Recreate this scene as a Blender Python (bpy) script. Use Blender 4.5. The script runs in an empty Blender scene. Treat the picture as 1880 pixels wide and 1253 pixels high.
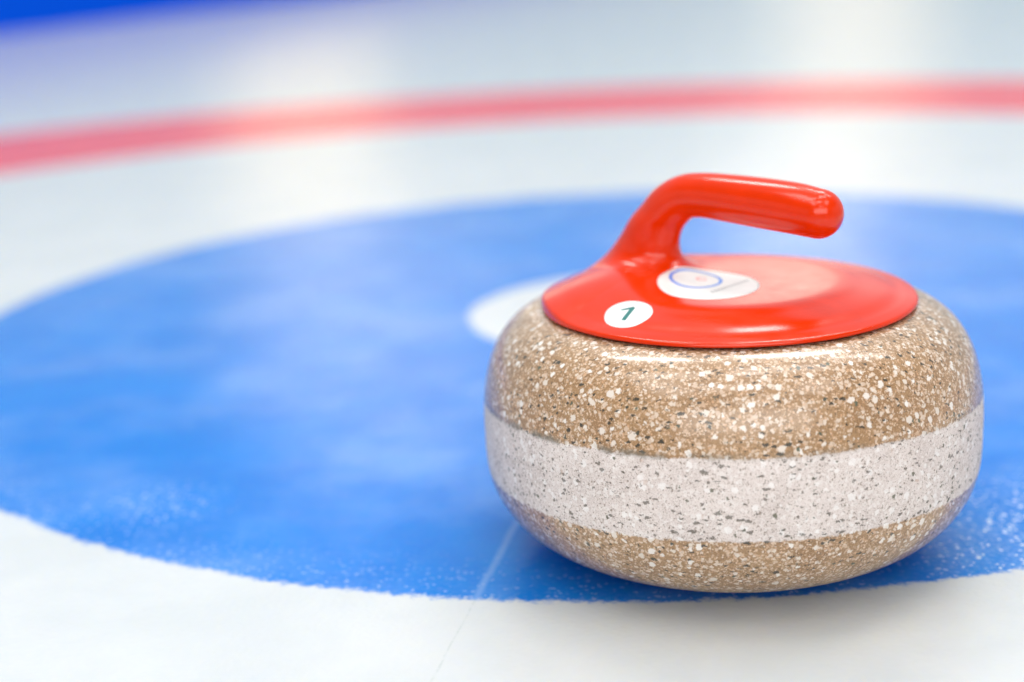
import bpy, math
import numpy as np
from mathutils import Vector, Matrix

scene = bpy.context.scene
C = scene.collection
R_ = math.radians

# ------------------------------------------------------------------ layout (metres)
SX, SY = .1275, .8808            # axis of the stone on the ice
HX, HY = .1159, 1.439            # centre of the house
LINE = Vector((.1657, .736)).normalized()   # direction of the centre line

# ------------------------------------------------------------------ node helper
class N:
    def __init__(s, tree): s.t = tree; s.n = tree.nodes; s.l = tree.links
    def new(s, typ, ins=None, **props):
        nd = s.n.new(typ)
        for k, v in props.items(): setattr(nd, k, v)
        for k, v in (ins or {}).items(): s.put(nd.inputs[k], v)
        return nd
    def put(s, sock, v):
        if isinstance(v, bpy.types.NodeSocket): s.l.new(v, sock)
        elif v is not None:
            if isinstance(v, (tuple, list)) and len(v) == 3 and sock.type == 'RGBA': v = (*v, 1)
            sock.default_value = v
    def m(s, op, a, b=None, c=None, clamp=False):
        nd = s.n.new('ShaderNodeMath'); nd.operation = op; nd.use_clamp = clamp
        s.put(nd.inputs[0], a)
        if b is not None: s.put(nd.inputs[1], b)
        if c is not None: s.put(nd.inputs[2], c)
        return nd.outputs[0]
    def vm(s, op, a, b=None, sc=None):
        nd = s.n.new('ShaderNodeVectorMath'); nd.operation = op
        s.put(nd.inputs[0], a)
        if b is not None: s.put(nd.inputs[1], b)
        if sc is not None: s.put(nd.inputs['Scale'], sc)
        return nd.outputs['Value'] if op in ('LENGTH', 'DISTANCE', 'DOT_PRODUCT') else nd.outputs[0]
    def step(s, x, a, b, smooth=True):       # 0 at a, 1 at b
        nd = s.n.new('ShaderNodeMapRange'); nd.interpolation_type = 'SMOOTHSTEP' if smooth else 'LINEAR'
        s.put(nd.inputs[0], x); s.put(nd.inputs[1], a); s.put(nd.inputs[2], b); nd.inputs[3].default_value = 0; nd.inputs[4].default_value = 1
        return nd.outputs[0]
    def mix(s, f, a, b, mode='MIX'):
        nd = s.n.new('ShaderNodeMix'); nd.data_type = 'RGBA'; nd.blend_type = mode
        s.put(nd.inputs[0], f); s.put(nd.inputs[6], a); s.put(nd.inputs[7], b)
        return nd.outputs[2]
    def noise(s, vec, scale, detail=3, rough=.5, out='Fac', dist=0):
        nd = s.new('ShaderNodeTexNoise', {'Vector': vec, 'Scale': scale, 'Detail': detail, 'Roughness': rough, 'Distortion': dist})
        return nd.outputs[out]
    def voro(s, vec, scale, feature='F1', rnd=1):
        return s.new('ShaderNodeTexVoronoi', {'Vector': vec, 'Scale': scale, 'Randomness': rnd}, feature=feature)

def material(name):
    m = bpy.data.materials.new(name); m.use_nodes = True
    g = N(m.node_tree)
    return m, g, m.node_tree.nodes['Principled BSDF']

# ------------------------------------------------------------------ granite
def granite():
    m, g, b = material('granite')
    co = g.new('ShaderNodeTexCoord').outputs['Object']
    sep = g.new('ShaderNodeSeparateXYZ', {0: co}); x, y, z = sep.outputs
    # irregular outlines: warp the coordinates
    w1 = g.vm('SCALE', g.vm('SUBTRACT', g.noise(co, 420, 2, .5, 'Color'), (.5, .5, .5)), sc=.0030)
    w2 = g.vm('SCALE', g.vm('SUBTRACT', g.noise(co, 1300, 2, .5, 'Color'), (.5, .5, .5)), sc=.0014)
    p = g.vm('ADD', g.vm('ADD', co, w1), w2)
    def grains(scale, share, rmin, rmax, soft=.05, vec=None):
        v = g.voro(vec or p, scale)
        rr = g.new('ShaderNodeSeparateColor', {0: v.outputs['Color']}).outputs
        on = g.m('LESS_THAN', rr[0], share)
        rad = g.m('MULTIPLY_ADD', g.m('POWER', rr[1], 1.6), rmax - rmin, rmin)
        d = g.m('SUBTRACT', v.outputs['Distance'], rad)
        return g.m('MULTIPLY', on, g.step(d, soft, -soft)), rr[2]
    big, bv = grains(215, .38, .24, .46)
    med, mv = grains(390, .78, .28, .54)
    sml, sv = grains(640, .80, .30, .56, .08)
    dk1, _ = grains(250, .12, .16, .34, .05, g.vm('ADD', p, (.31, .17, .05)))
    # thin slivers of dark hornblende: stretched cells
    st = g.new('ShaderNodeMapping', {'Vector': p, 'Rotation': (.5, .9, .3), 'Scale': (.42, 1, 1)}).outputs[0]
    dk2, _ = grains(430, .26, .22, .44, .07, st)
    dk3, _ = grains(760, .36, .24, .46, .08, g.vm('ADD', p, (.7, .3, .15)))
    grit = g.noise(co, 1500, 3, .7)
    lowf = g.noise(co, 45, 3, .55)
    # polished brown
    base = g.mix(g.step(lowf, .32, .68), (.300, .168, .078), (.375, .226, .112))
    base = g.mix(g.m('MULTIPLY', g.step(grit, .45, .72), .55), base, (.60, .40, .23))
    base = g.mix(g.m('MULTIPLY', g.step(grit, .50, .28), .55), base, (.13, .085, .045))
    lt = g.mix(bv, (.72, .63, .54), (.86, .81, .76))
    ls = g.mix(mv, (.58, .40, .27), (.80, .70, .60))
    lp = g.mix(sv, (.62, .37, .21), (.78, .62, .47))
    c = g.mix(g.m('MULTIPLY', sml, .85), base, lp)
    c = g.mix(g.m('MULTIPLY', dk3, .65), c, (.13, .095, .06))
    c = g.mix(g.m('MULTIPLY', med, .82), c, ls)
    c = g.mix(g.m('MULTIPLY', big, .96), c, lt)
    c = g.mix(g.m('MULTIPLY', dk2, .92), c, (.035, .035, .028))
    brown = g.mix(g.m('MULTIPLY', dk1, .92), c, g.mix(bv, (.025, .035, .032), (.10, .13, .09)))
    # pale frosted striking band
    base = g.mix(g.step(lowf, .32, .68), (.66, .575, .54), (.76, .675, .635))
    base = g.mix(g.m('MULTIPLY', g.step(grit, .42, .72), .6), base, (.86, .81, .78))
    base = g.mix(g.m('MULTIPLY', g.step(grit, .50, .28), .85), base, (.27, .205, .17))
    c = g.mix(g.m('MULTIPLY', sml, .45), base, (.82, .74, .70))
    c = g.mix(g.m('MULTIPLY', dk3, .75), c, (.20, .15, .11))
    c = g.mix(g.m('MULTIPLY', med, .55), c, (.88, .83, .80))
    c = g.mix(g.m('MULTIPLY', big, .70), c, (.92, .89, .87))
    c = g.mix(g.m('MULTIPLY', dk2, .75), c, (.10, .09, .065))
    rust = g.step(g.noise(co, 120, 2, .6), .68, .76)
    c = g.mix(g.m('MULTIPLY', rust, .30), c, (.42, .20, .08))
    pale = g.mix(g.m('MULTIPLY', dk1, .86), c, (.115, .12, .075))
    # where the band was ground
    wob = g.m('MULTIPLY', g.m('SUBTRACT', g.noise(co, 300, 4, .7), .5), .0050)
    wob2 = g.m('MULTIPLY', g.m('SUBTRACT', g.noise(co, 22, 2, .5), .5), .0030)
    zz = g.m('ADD', g.m('ADD', z, wob), wob2)
    tilt = g.m('MULTIPLY', g.m('ADD', y, .145), .036)
    top = g.m('SUBTRACT', .0995, tilt)
    bot = g.m('SUBTRACT', .0540, g.m('MULTIPLY', tilt, .5))
    inb = g.m('MULTIPLY', g.step(g.m('SUBTRACT', top, zz), -.0006, .0008), g.step(g.m('SUBTRACT', zz, bot), -.0006, .0008))
    col = g.mix(inb, brown, pale)
    # grey worn line along the upper edge of the band
    d = g.m('ABSOLUTE', g.m('SUBTRACT', g.m('SUBTRACT', zz, top), .0006))
    seam = g.m('MULTIPLY', g.step(d, .0030, .0004), g.step(g.noise(co, 60, 3, .6), .38, .62))
    leftish = g.m('MULTIPLY_ADD', g.step(x, .06, -.09), .5, .25)
    col = g.mix(g.m('MULTIPLY', seam, leftish), col, (.16, .15, .12))
    g.put(b.inputs['Base Color'], col)
    g.put(b.inputs['Roughness'], g.m('MULTIPLY_ADD', inb, .30, .36))
    g.put(b.inputs['Specular IOR Level'], .45)
    g.put(b.inputs['Coat Weight'], g.m('MULTIPLY_ADD', inb, -.6, .6))
    g.put(b.inputs['Coat Roughness'], g.m('MULTIPLY_ADD', g.noise(co, 70, 3, .6), .16, .06))
    pit = g.m('ADD', g.m('MULTIPLY', grit, .6), g.m('MULTIPLY', dk2, -.8))
    bump = g.new('ShaderNodeBump', {'Strength': g.m('MULTIPLY_ADD', inb, .80, .08), 'Distance': .0006, 'Height': pit})
    g.put(b.inputs['Normal'], bump.outputs[0])
    return m

# ------------------------------------------------------------------ ice with the painted house
def ice():
    m, g, b = material('ice')
    co = g.new('ShaderNodeTexCoord').outputs['Object']
    sep = g.new('ShaderNodeSeparateXYZ', {0: co}); x, y = sep.outputs[0], sep.outputs[1]
    px, py = g.m('SUBTRACT', x, HX), g.m('SUBTRACT', y, HY)
    r0 = g.m('SQRT', g.m('ADD', g.m('MULTIPLY', px, px), g.m('MULTIPLY', py, py)))
    edge = g.m('MULTIPLY', g.m('SUBTRACT', g.noise(co, 130, 4, .65), .5), .016)
    edge2 = g.m('MULTIPLY', g.m('SUBTRACT', g.noise(co, 16, 2, .5), .5), .008)
    r = g.m('ADD', g.m('ADD', r0, edge), edge2)
    def disc(rad, w=.0036): return g.step(r, rad + w, rad - w)
    mott = g.noise(co, 9, 4, .6)
    fine = g.noise(co, 260, 3, .65)
    white = g.mix(g.step(mott, .3, .7), (.585, .612, .632), (.635, .656, .672))
    blue = g.mix(g.step(mott, .3, .7), BLUE_A, BLUE_B)
    red = g.mix(g.step(mott, .3, .7), (.82, .020, .036), (.87, .040, .050))
    # frost crystals scraped up on the paint, in drifting patches
    patch = g.noise(co, 6.5, 4, .62)
    v = g.voro(g.vm('ADD', co, g.vm('SCALE', g.vm('SUBTRACT', g.noise(co, 150, 2, .5, 'Color'), (.5, .5, .5)), sc=.006)), 260)
    rc = g.new('ShaderNodeSeparateColor', {0: v.outputs['Color']}).outputs
    fleck = g.m('MULTIPLY', g.step(v.outputs['Distance'], .46, .16), g.m('LESS_THAN', rc[0], .46))
    near_edge = g.step(g.m('ABSOLUTE', g.m('SUBTRACT', r0, .6536)), .075, .0)
    def spot(cx, cy, rad):
        dx, dy = g.m('SUBTRACT', x, cx), g.m('SUBTRACT', y, cy)
        return g.step(g.m('SQRT', g.m('ADD', g.m('MULTIPLY', dx, dx), g.m('MULTIPLY', dy, dy))), rad, rad * .2)
    rough_r = spot(.335, .84, .16)  # right patch: frost, with lamp sparkle painted in as pale flecks too
    rough_l = spot(-.245, .975, .07)
    local = g.m('MAXIMUM', g.m('MAXIMUM', rough_r, g.m('MULTIPLY', rough_l, .5)), g.m('MULTIPLY', near_edge, .25))
    frost = g.m('MULTIPLY', fleck, g.m('MULTIPLY_ADD', local, .95, .02))
    haze_ = g.m('MULTIPLY', g.step(patch, .40, .75), .16)
    haze_ = g.m('ADD', haze_, g.m('MULTIPLY', g.m('MULTIPLY', g.step(fine, .45, .75), local), .30))
    blue = g.mix(haze_, blue, (.62, .74, .93))
    blue = g.mix(frost, blue, (.80, .86, .95))
    # the centre line frozen in: pale across the paint, grey-green in the white
    ln = g.m('ABSOLUTE', g.m('ADD', g.m('SUBTRACT', g.m('MULTIPLY', px, LINE.y), g.m('MULTIPLY', py, LINE.x)),
             g.m('MULTIPLY', g.m('SUBTRACT', g.noise(co, 30, 4, .65), .5), .0035)))
    brk = g.step(g.noise(co, 110, 3, .7), .38, .6)
    thin = g.m('MULTIPLY', g.step(ln, .0011, .0002), g.m('MULTIPLY_ADD', brk, .55, .10))
    wide = g.m('MULTIPLY', g.step(ln, .0036, .0004), .22)
    white = g.mix(g.m('MULTIPLY', thin, .55), white, (.40, .47, .46))
    blue = g.mix(wide, blue, (.55, .70, .92))
    c = g.mix(disc(2.0006, .004), white, red)
    c = g.mix(disc(1.4647, .004), c, white)
    c = g.mix(disc(.6536), c, blue)
    c = g.mix(disc(.156), c, white)
    g.put(b.inputs['Base Color'], c)
    g.put(b.inputs['IOR'], 1.33)
    b.subsurface_method = 'RANDOM_WALK'; g.put(b.inputs['Subsurface Weight'], 1.0); b.inputs['Subsurface Radius'].default_value = (.8, 1.0, 1.5); g.put(b.inputs['Subsurface Scale'], .09)
    g.put(b.inputs['Specular IOR Level'], .5)
    g.put(b.inputs['Roughness'], g.m('MULTIPLY_ADD', g.noise(co, 14, 4, .6), .16, .10))
    # pebble: fine frozen droplets
    peb = g.voro(co, 240, 'SMOOTH_F1')
    h = g.m('ADD', g.m('MULTIPLY', g.step(peb.outputs['Distance'], .6, .1), g.m('MULTIPLY_ADD', local, .9, .28)), g.m('MULTIPLY', fine, .35))
    h2 = g.noise(co, 22, 3, .5)
    bump = g.new('ShaderNodeBump', {'Strength': .22, 'Distance': .0007, 'Height': h})
    bump2 = g.new('ShaderNodeBump', {'Strength': .35, 'Distance': .0009, 'Height': h2, 'Normal': bump.outputs[0]})
    g.put(b.inputs['Normal'], bump2.outputs[0])
    return m
BLUE_A = (.0, .168, .61); BLUE_B = (.003, .195, .66)

def plain(name, col, rough=.4, spec=.5, bumpscale=None, bumpd=.0002, var=.06):
    m, g, b = material(name)
    co = g.new('ShaderNodeTexCoord').outputs['Object']
    n = g.noise(co, 60, 3, .6)
    lo = tuple(c * (1 - var) for c in col); hi = tuple(min(1, c * (1 + var)) for c in col)
    g.put(b.inputs['Base Color'], g.mix(g.step(n, .3, .7), lo, hi))
    g.put(b.inputs['Roughness'], g.m('MULTIPLY_ADD', g.noise(co, 90, 4, .65), .12, rough - .06))
    g.put(b.inputs['Specular IOR Level'], spec)
    if bumpscale:
        bm = g.new('ShaderNodeBump', {'Strength': .25, 'Distance': bumpd, 'Height': g.noise(co, bumpscale, 3, .6)})
        g.put(b.inputs['Normal'], bm.outputs[0])
    return m

M_GRAN = granite(); M_ICE = ice()
M_RED = plain('red_plastic', (.72, .032, .0), .19, .42, 110, .00008, .04)
M_WHITE = plain('white_vinyl', (.80, .82, .80), .35, .4)
M_GREEN = plain('dark_green_ink', (.0, .15, .135), .4)
M_BLUEINK = plain('blue_ink', (.03, .22, .80), .4)
M_REDINK = plain('faded_red_ink', (.85, .38, .34), .4)
M_GREY = plain('grey_ink', (.22, .24, .25), .4)
M_BOARD = plain('blue_board_paint', (.0, .11, .90), .7, .04, 40, .001)

# ------------------------------------------------------------------ mesh helpers
def mesh_obj(name, verts, faces, mat, parent=None, normals=None, mats=None, midx=None, loc=None):
    me = bpy.data.meshes.new(name)
    me.from_pydata([tuple(map(float, v)) for v in verts], [], [tuple(int(i) for i in f) for f in faces]); me.update()
    for mm in ([mat] if mats is None else mats): me.materials.append(mm)
    me.polygons.foreach_set('use_smooth', [True] * len(me.polygons))
    if midx is not None: me.polygons.foreach_set('material_index', midx)
    if normals is not None: me.normals_split_custom_set_from_vertices([tuple(map(float, n)) for n in normals])
    o = bpy.data.objects.new(name, me); C.objects.link(o)
    if parent: o.parent = parent
    if loc: o.location = loc
    return o

def catmull(pts, per=8):
    P = np.array(pts, float); P = np.vstack([2 * P[0] - P[1], P, 2 * P[-1] - P[-2]]); out = []
    for i in range(1, len(P) - 2):
        for t in np.arange(per) / per:
            a, b_, c, d = P[i - 1:i + 3]
            out.append(.5 * ((2 * b_) + (c - a) * t + (2 * a - 5 * b_ + 4 * c - d) * t * t + (3 * b_ - a - 3 * c + d) * t ** 3))
    out.append(P[-2]); return np.array(out)

def lathe(profile, seg=256):
    """profile listed from bottom to top (outside on the right); returns verts, faces, normals"""
    pr = np.array(profile); n = len(pr)
    tan = np.gradient(pr, axis=0); nor = np.stack([tan[:, 1], -tan[:, 0]], 1); nor /= np.linalg.norm(nor, axis=1)[:, None] + 1e-12
    th = np.arange(seg) * 2 * math.pi / seg; cs, sn = np.cos(th), np.sin(th)
    V = np.stack([pr[:, 0, None] * cs, pr[:, 0, None] * sn, pr[:, 1, None] + 0 * cs], -1).reshape(-1, 3)
    Nn = np.stack([nor[:, 0, None] * cs, nor[:, 0, None] * sn, nor[:, 1, None] + 0 * cs], -1).reshape(-1, 3)
    F = [(i * seg + j, i * seg + (j + 1) % seg, (i + 1) * seg + (j + 1) % seg, (i + 1) * seg + j) for i in range(n - 1) for j in range(seg)]
    return V, F, Nn

# ------------------------------------------------------------------ the curling stone
root = bpy.data.objects.new('curling_stone', None); C.objects.link(root)
root.location = (SX, SY, 0)
root['label'] = 'polished speckled granite curling stone with pale band and red handle, standing on blue ice'
root['category'] = 'curling stone'

low = [(.060, .0035), (.0625, .0006), (.066, 0), (.072, .0004), (.084, .002), (.098, .0055), (.112, .0108), (.124, .0180), (.133, .0265), (.139, .0350), (.1430, .0435), (.1452, .0530)]
mid = [(.1452, .0530), (.1460, .0620), (.1462, .0720), (.1462, .0820), (.1458, .0920), (.1452, .0990)]
up = [(.1452, .0990), (.1430, .1095), (.1400, .1190), (.1356, .1275), (.1295, .1350), (.1215, .1410), (.1130, .1445), (.1060, .1458), (.095, .1462)]
full = catmull(low + mid[1:] + up[1:], 8)
k1 = (len(low) - 1) * 8; k2 = k1 + (len(mid) - 1) * 8
Vf, Ff, Nf = lathe(full); seg = 256
def sub(i0, i1):
    V = Vf[i0 * seg:(i1 + 1) * seg]; Nn = Nf[i0 * seg:(i1 + 1) * seg]
    F = [tuple(q - i0 * seg for q in f) for f in Ff[i0 * seg:i1 * seg]]
    return V, F, Nn
# body: lower and upper polished domes, closed by the cup underneath and the flat on top
Va, Fa, Na = sub(0, k1); Vb, Fb, Nb = sub(k2, len(full) - 1)
V = list(Va) + list(Vb); F = list(Fa) + [tuple(i + len(Va) for i in f) for f in Fb]; Nn = list(Na) + list(Nb)
topstart = len(V) - seg
V += [(0, 0, .006), (0, 0, .1462)]; Nn += [(0, 0, -1), (0, 0, 1)]
ci, ct = len(V) - 2, len(V) - 1
F += [(ci, (j + 1) % seg, j) for j in range(seg)] + [(ct, topstart + j, topstart + (j + 1) % seg) for j in range(seg)]
body = mesh_obj('granite_body', V, F, M_GRAN, root, Nn)
Vm, Fm, Nm = sub(k1, k2)
band = mesh_obj('striking_band', Vm, Fm, M_GRAN, root, Nm)
band['label'] = 'pale pinkish grey frosted band around the middle of the stone'

# ---- handle: one moulded piece, an implicit surface meshed with surface nets
PHI = R_(-42); cph, sph = math.cos(PHI), math.sin(PHI)
path = catmull([(.0606, .2030, .0139), (.0450, .2048, .0145), (.0245, .2060, .0144), (.0003, .2070, .0137), (-.0164, .2072, .0131),
                (-.0290, .2052, .0132), (-.0395, .1988, .0139), (-.0470, .1900, .0146), (-.0530, .1800, .0172), (-.0562, .1700, .0200),
                (-.0590, .1600, .0230), (-.0615, .1500, .0255)], 6)
def smin(a, b, k):
    h = np.clip(.5 + .5 * (b - a) / k, 0, 1); return b * (1 - h) + a * h - k * h * (1 - h)
TR = np.array([0, .020, .054, .067, .077, .089, .097, .103, .1085, .112])
TZ = np.array([.1590, .1590, .1589, .1584, .1566, .1544, .1521, .1510, .1497, .1480])
_c = catmull(np.stack([TR, TZ], 1), 12)
def fdisc(P):
    r = np.hypot(P[:, 0], P[:, 1]); zt = np.interp(r, _c[:, 0], _c[:, 1])
    d = (P[:, 2] - zt) * .97
    d = -smin(-d, -(r - .1092), .0018)
    return -smin(-d, -(.1470 - P[:, 2]), .0010)
def sdf(P):
    s = P[:, 0] * cph + P[:, 1] * sph; t = -P[:, 0] * sph + P[:, 1] * cph; z = P[:, 2]
    d = np.full(len(P), 9.)
    tt = t * (1 + .38 * np.clip((.192 - z) / .03, 0, 1))
    for (s0, z0, r0), (s1, z1, r1) in zip(path[:-1], path[1:]):
        es, ez = s1 - s0, z1 - z0
        h = np.clip(((s - s0) * es + (z - z0) * ez) / (es * es + ez * ez), 0, 1)
        d = np.minimum(d, np.sqrt((s - s0 - h * es) ** 2 + tt * tt + (z - z0 - h * ez) ** 2) - (r0 + (r1 - r0) * h))
    # toe of the neck: a low mound that runs out towards the rim
    e = np.sqrt(((s + .048) / 1.15) ** 2 + ((t + .024) / 1.9) ** 2 + ((z - .1460) / .58) ** 2) - .0260
    d = smin(d, e * .7, .014)
    k = .017 + .009 * np.clip((-.040 - s) / .030, 0, 1)
    d = smin(fdisc(P), d, k)
    r = np.hypot(P[:, 0], P[:, 1]); d = -smin(-d, -(r - .1092), .0018)
    return -smin(-d, -(.1470 - z), .0010)
def grad(P, e=2e-4):
    G = np.stack([sdf(P + np.eye(3)[i] * e) - sdf(P - np.eye(3)[i] * e) for i in range(3)], 1)
    return G / (2 * e)
def surface_net(lo, hi, h):
    ax = [np.arange(a, b + h, h) for a, b in zip(lo, hi)]
    n = [len(a) for a in ax]
    F_ = np.empty(n, np.float32)
    for i, xv in enumerate(ax[0]):
        Y, Z = np.meshgrid(ax[1], ax[2], indexing='ij')
        F_[i] = sdf(np.stack([np.full(Y.size, xv), Y.ravel(), Z.ravel()], 1)).reshape(Y.shape)
    I = F_ < 0
    c = [I[a:n[0] - 1 + a, b_:n[1] - 1 + b_, d:n[2] - 1 + d] for a in (0, 1) for b_ in (0, 1) for d in (0, 1)]
    cnt = sum(q.astype(int) for q in c); act = (cnt > 0) & (cnt < 8)
    idx = -np.ones(act.shape, int); idx[act] = np.arange(act.sum())
    A = np.argwhere(act)
    P = np.stack([ax[k][A[:, k]] + h / 2 for k in range(3)], 1)
    quads = []
    for k in range(3):
        u, v = [(1, 2), (2, 0), (0, 1)][k]
        a = np.take(I, range(0, n[k] - 1), k); b_ = np.take(I, range(1, n[k]), k)
        E_ = np.argwhere(a != b_); sgn = a[tuple(E_.T)]
        ok = (E_[:, u] > 0) & (E_[:, v] > 0) & (E_[:, u] < n[u] - 1) & (E_[:, v] < n[v] - 1); E_, sgn = E_[ok], sgn[ok]
        def cell(du, dv):
            q = E_.copy(); q[:, u] += du; q[:, v] += dv; return idx[tuple(q.T)]
        q = np.stack([cell(-1, -1), cell(0, -1), cell(0, 0), cell(-1, 0)], 1)
        q[~sgn] = q[~sgn][:, ::-1]; quads.append(q)
    Q = np.vstack(quads)
    for it in range(7):
        G = grad(P); f = sdf(P); stp = G * (f / np.maximum((G * G).sum(1), .05))[:, None]
        L = np.linalg.norm(stp, axis=1)[:, None]; P = P - stp * np.minimum(1, h / (L + 1e-9))
        if it in (1, 3):      # relax in between, then fall back to the surface
            S = np.zeros_like(P); Cn = np.zeros(len(P))
            for a, b_ in ((0, 1), (1, 2), (2, 3), (3, 0)):
                np.add.at(S, Q[:, a], P[Q[:, b_]]); np.add.at(Cn, Q[:, a], 1)
                np.add.at(S, Q[:, b_], P[Q[:, a]]); np.add.at(Cn, Q[:, b_], 1)
            P = .6 * P + .4 * S / Cn[:, None]
    G = grad(P); G /= np.linalg.norm(G, axis=1)[:, None]
    return P, Q, G
P, Q, G = surface_net((-.1115, -.1115, .1452), (.1115, .1115, .2225), .00125)
handle = mesh_obj('handle', P, Q, M_RED, root, G)
handle['label'] = 'glossy red plastic disc rising into a gooseneck grip'

# ---- stickers that follow the handle's surface
def drop(xy):
    xy = np.array(xy, float); P = np.column_stack([xy, np.full(len(xy), .176)])
    for _ in range(60): P[:, 2] -= .8 * sdf(P)
    return P
def sticker(name, cx, cy, rad, oval, up_ang, shapes, label):
    verts, faces, mi, mats = [], [], [], [M_WHITE]
    nr, ns = 12, 72
    ring = [(cx, cy)] + [(cx + rad * i / nr * math.cos(2 * math.pi * j / ns), cy + oval * rad * i / nr * math.sin(2 * math.pi * j / ns)) for i in range(1, nr + 1) for j in range(ns)]
    def add(pts, fcs, lift, mat):
        if mat not in mats: mats.append(mat)
        D = drop(pts); Gd = grad(D); Gd /= np.linalg.norm(Gd, axis=1)[:, None]; D = D + Gd * lift
        o = len(verts); verts.extend(map(tuple, D)); faces.extend([tuple(i + o for i in f) for f in fcs]); mi.extend([mats.index(mat)] * len(fcs))
    fc = [(0, 1 + j, 1 + (j + 1) % ns) for j in range(ns)]
    for i in range(nr - 1):
        fc += [(1 + i * ns + j, 1 + (i + 1) * ns + j, 1 + (i + 1) * ns + (j + 1) % ns, 1 + i * ns + (j + 1) % ns) for j in range(ns)]
    # vinyl thickness: a rim ring down to the handle
    add(ring, fc, .00022, M_WHITE)
    o = len(verts) - ns; D = drop(ring[-ns:]); base = len(verts); verts.extend(map(tuple, D))
    faces.extend([(o + j, base + j, base + (j + 1) % ns, o + (j + 1) % ns) for j in range(ns)]); mi.extend([0] * ns)
    ca, sa = math.cos(up_ang), math.sin(up_ang)
    def world(a, b): return (cx + rad * (a * ca + b * sa), cy + oval * rad * (-a * sa + b * ca))
    for sh in shapes:
        if sh[0] == 'bar':      # from, to, width0, width1, material
            (a0, b0), (a1, b1), w0, w1, mat = sh[1:]
            L = math.hypot(a1 - a0, b1 - b0); nx, ny = -(b1 - b0) / L, (a1 - a0) / L; n = 8; pts = []
            for i in range(n + 1):
                t = i / n; w = w0 + (w1 - w0) * t; a, b = a0 + (a1 - a0) * t, b0 + (b1 - b0) * t
                pts += [world(a - nx * w / 2, b - ny * w / 2), world(a + nx * w / 2, b + ny * w / 2)]
            add(pts, [(2 * i, 2 * i + 2, 2 * i + 3, 2 * i + 1) for i in range(n)], .0003, mat)
        else:                   # arc: centre, radius x, radius y, from, to, width
            (a0, b0), rx, ry, t0, t1, w, mat = sh[1:]
            n = 60; pts = []
            for i in range(n + 1):
                t = R_(t0 + (t1 - t0) * i / n)
                pts += [world(a0 + (rx - w / 2) * math.cos(t), b0 + (ry - w / 2) * math.sin(t)), world(a0 + (rx + w / 2) * math.cos(t), b0 + (ry + w / 2) * math.sin(t))]
            add(pts, [(2 * i, 2 * i + 1, 2 * i + 3, 2 * i + 2) for i in range(n)], .0003, mat)
    o = mesh_obj(name, verts, faces, M_WHITE, handle, None, mats, mi)
    o['label'] = label
    return o
sticker('number_sticker', -.0627, -.0565, .0134, 1.25, R_(30), [('bar', (0, -.52), (0, .52), .19, .19, M_GREEN), ('bar', (.04, .50), (-.42, .20), .19, .10, M_GREEN)], 'round white sticker with a dark green figure 1')
txt = [('bar', (.02 + .80 * i / 11, -.56 + .70 * i / 11), (.02 + .80 * i / 11 - .04, -.56 + .70 * i / 11 + .10), .035, .035, M_GREY) for i in range(12)]
sticker('logo_sticker', -.0130, -.0145, .0292, 1.14, 0, [('arc', (-.20, .34), .50, .50, 0, 360, .065, M_BLUEINK),
        ('arc', (-.07, .38), .10, .09, 30, 330, .05, M_REDINK)] + txt, 'white sticker with a blue ring, a small red mark and grey lettering')

# ------------------------------------------------------------------ setting
n = 2; S = 60
ice_o = mesh_obj('ice', [(-S, -20, 0), (S, -20, 0), (S, 60, 0), (-S, 60, 0)], [(0, 1, 2, 3)], M_ICE)
ice_o['kind'] = 'structure'

# blue side board at the far left, standing along the sheet
def box_between(name, a, b, th, z0, z1, mat, bev=.01, parent=None):
    a, b = Vector(a), Vector(b); d = (b - a).normalized(); nrm = Vector((-d.y, d.x)) * th
    V = []
    for z, ins in ((z0, 0), (z1 - bev, 0), (z1, bev)):
        for p_, q in ((a, 0), (b, 0), (b, 1), (a, 1)):
            off = nrm * q
            if ins: off = nrm * (q + (ins / th if q == 0 else -ins / th))
            V.append((p_.x + off.x, p_.y + off.y, z))
    F = [(3, 2, 1, 0), (8, 9, 10, 11)]
    for k in range(2):
        for j in range(4): F.append((k * 4 + j, k * 4 + (j + 1) % 4, k * 4 + 4 + (j + 1) % 4, k * 4 + 4 + j))
    o = mesh_obj(name, V, F, mat, parent)
    o.data.polygons.foreach_set('use_smooth', [False] * len(o.data.polygons))
    return o
d = Vector((.95, 2.02)).normalized(); A = Vector((-2.0712, 6.586)) - d * 3.0
board = box_between('side_board', A, A + d * 14, .10, 0, .32, M_BOARD)
board['label'] = 'bright blue side board blurred in the top left corner beyond the red ring'
board['category'] = 'side board'

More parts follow.
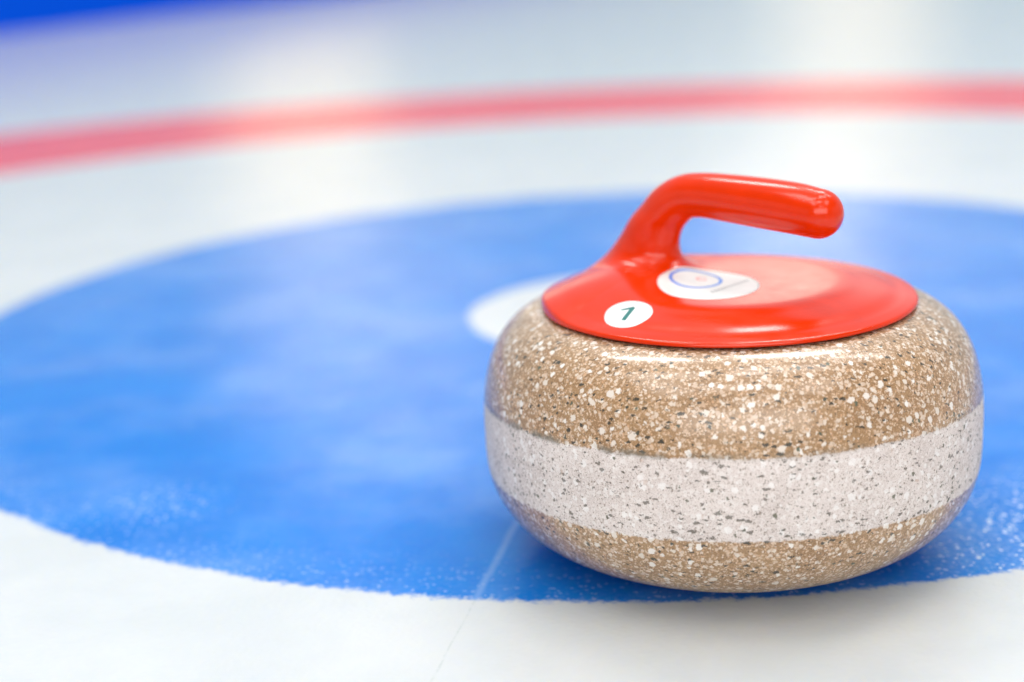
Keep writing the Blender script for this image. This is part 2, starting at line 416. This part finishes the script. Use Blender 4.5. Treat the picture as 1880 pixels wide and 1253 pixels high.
# ------------------------------------------------------------------ light: ceiling lamps of the hall, plus an added front fill
def lamp(x, y, z, sx, sy, power, col=(1, .985, .96), rz=0):
    l = bpy.data.lights.new('ceiling_or_fill_lamp', 'AREA'); l.shape = 'RECTANGLE'; l.size = sx; l.size_y = sy; l.energy = power; l.color = col
    o = bpy.data.objects.new('ceiling_or_fill_lamp', l); C.objects.link(o); o.location = (x, y, z)
    if z < 4: o.rotation_euler = (Vector((SX, SY, .05)) - o.location).to_track_quat('-Z', 'Y').to_euler()   # the low one is an added front fill, aimed at the stone
    return o
for (x, y, z, sx, sy, pw) in [
    (.60, -3.3, 4.2, 1.4, .30, 24), (.1, -3.0, 1.8, 4.6, 1.7, 100), (.45, .75, 4.2, .50, .14, 8), (1.2, 1.2, 4.2, 1.8, .8, 28), (-1.4, .8, 4.2, 1.8, .8, 28), (2.8, 2.6, 4.2, 1.8, .5, 32), (-2.0, -.8, 4.2, 1.3, 1.9, 36), (2.5, -1.2, 4.2, 1.3, 1.9, 36), (-.1, -1.0, 4.2, 1.8, .8, 26), (-1.6, 6.5, 9.0, 3.0, 1.2, 290), (2.8, 7.5, 9.0, 3.0, 1.2, 320)]:
    lamp(x, y, z, sx, sy, pw)

w = bpy.data.worlds.new('World'); scene.world = w; w.use_nodes = True
g = N(w.node_tree); bg = w.node_tree.nodes['Background']
dirv = g.vm('NORMALIZE', g.new('ShaderNodeTexCoord').outputs['Generated'])
sep = g.new('ShaderNodeSeparateXYZ', {0: dirv}); dx, dy, dz = sep.outputs
az = g.m('MULTIPLY', g.m('ARCTAN2', dx, dy), 180 / math.pi)
el = g.m('MULTIPLY', g.m('ARCSINE', dz), 180 / math.pi)
front = g.step(dy, -.1, .6)
lowc = g.mix(front, (.10, .11, .12), (.44, .65, .79))                 # dim stands behind the camera, pale bluish hall ahead
col = g.mix(g.step(el, g.m('MULTIPLY_ADD', front, -24, 48), g.m('MULTIPLY_ADD', front, -22, 82)), lowc, (.50, .51, .53))
def blob(col, a, e, wa, we, c, amt=1.0, soft=.55):
    fa = g.step(g.m('ABSOLUTE', g.m('SUBTRACT', az, a)), wa * (1 + soft), wa * (1 - soft))
    fe = g.step(g.m('ABSOLUTE', g.m('SUBTRACT', el, e)), we * (1 + soft), we * (1 - soft))
    return g.mix(g.m('MULTIPLY', g.m('MULTIPLY', fa, fe), amt), col, c)
col = blob(col, -7.2, 6, 2.7, 8, (1.50, 1.40, 1.15), 1, .8)       # bright windows of the far wall
col = blob(col, 13.0, 8, 2.4, 9, (1.25, 1.22, 1.10), 1, .9)
col = blob(col, 3.0, 12, 60, 3.0, (1.0, 1.05, 1.15), .45)
col = blob(col, -5.0, 16.5, 4.6, 3.0, (3.0, 2.8, 2.6), .8, .7)
col = blob(col, 13.0, 15, 9, 4.5, (1.6, 1.6, 1.6), .6)
col = blob(col, 10.6, 14.2, 2.6, 2.2, (5.0, 4.5, 3.8), .85, .5)  # bright patch added for the reflection on the handle disc
col = blob(col, -88, 13, 32, 11, (.75, .77, .80), .9, .4)  # side glow added to lighten the shade under the stone
col = blob(col, 92, 13, 32, 11, (.75, .77, .80), .9, .4)  # the same added fill from the right
g.put(bg.inputs[0], col); bg.inputs[1].default_value = .74

# ------------------------------------------------------------------ camera
f, pitch, roll, hcam = 2838.4, R_(15.2668), R_(-2.8055), .3681
fw = Vector((0, math.cos(pitch), -math.sin(pitch))); r = Vector((1, 0, 0)); u = r.cross(fw)
r2 = r * math.cos(roll) + u * math.sin(roll); u2 = -r * math.sin(roll) + u * math.cos(roll)
cam = bpy.data.cameras.new('camera'); co_ = bpy.data.objects.new('camera', cam); C.objects.link(co_)
M = Matrix((r2, u2, -fw)).transposed().to_4x4(); M.translation = (0, 0, hcam); co_.matrix_world = M
cam.sensor_width = 36; cam.lens = f * 36 / 1880; cam.clip_start = .01; cam.clip_end = 400
cam.dof.use_dof = True; cam.dof.focus_distance = .815; cam.dof.aperture_fstop = 2.6; cam.dof.aperture_blades = 0
scene.camera = co_

scene.render.engine = 'CYCLES'
vs = scene.view_settings
vs.view_transform = 'Standard'; vs.look = 'None'; vs.exposure = 0.12; vs.gamma = 1
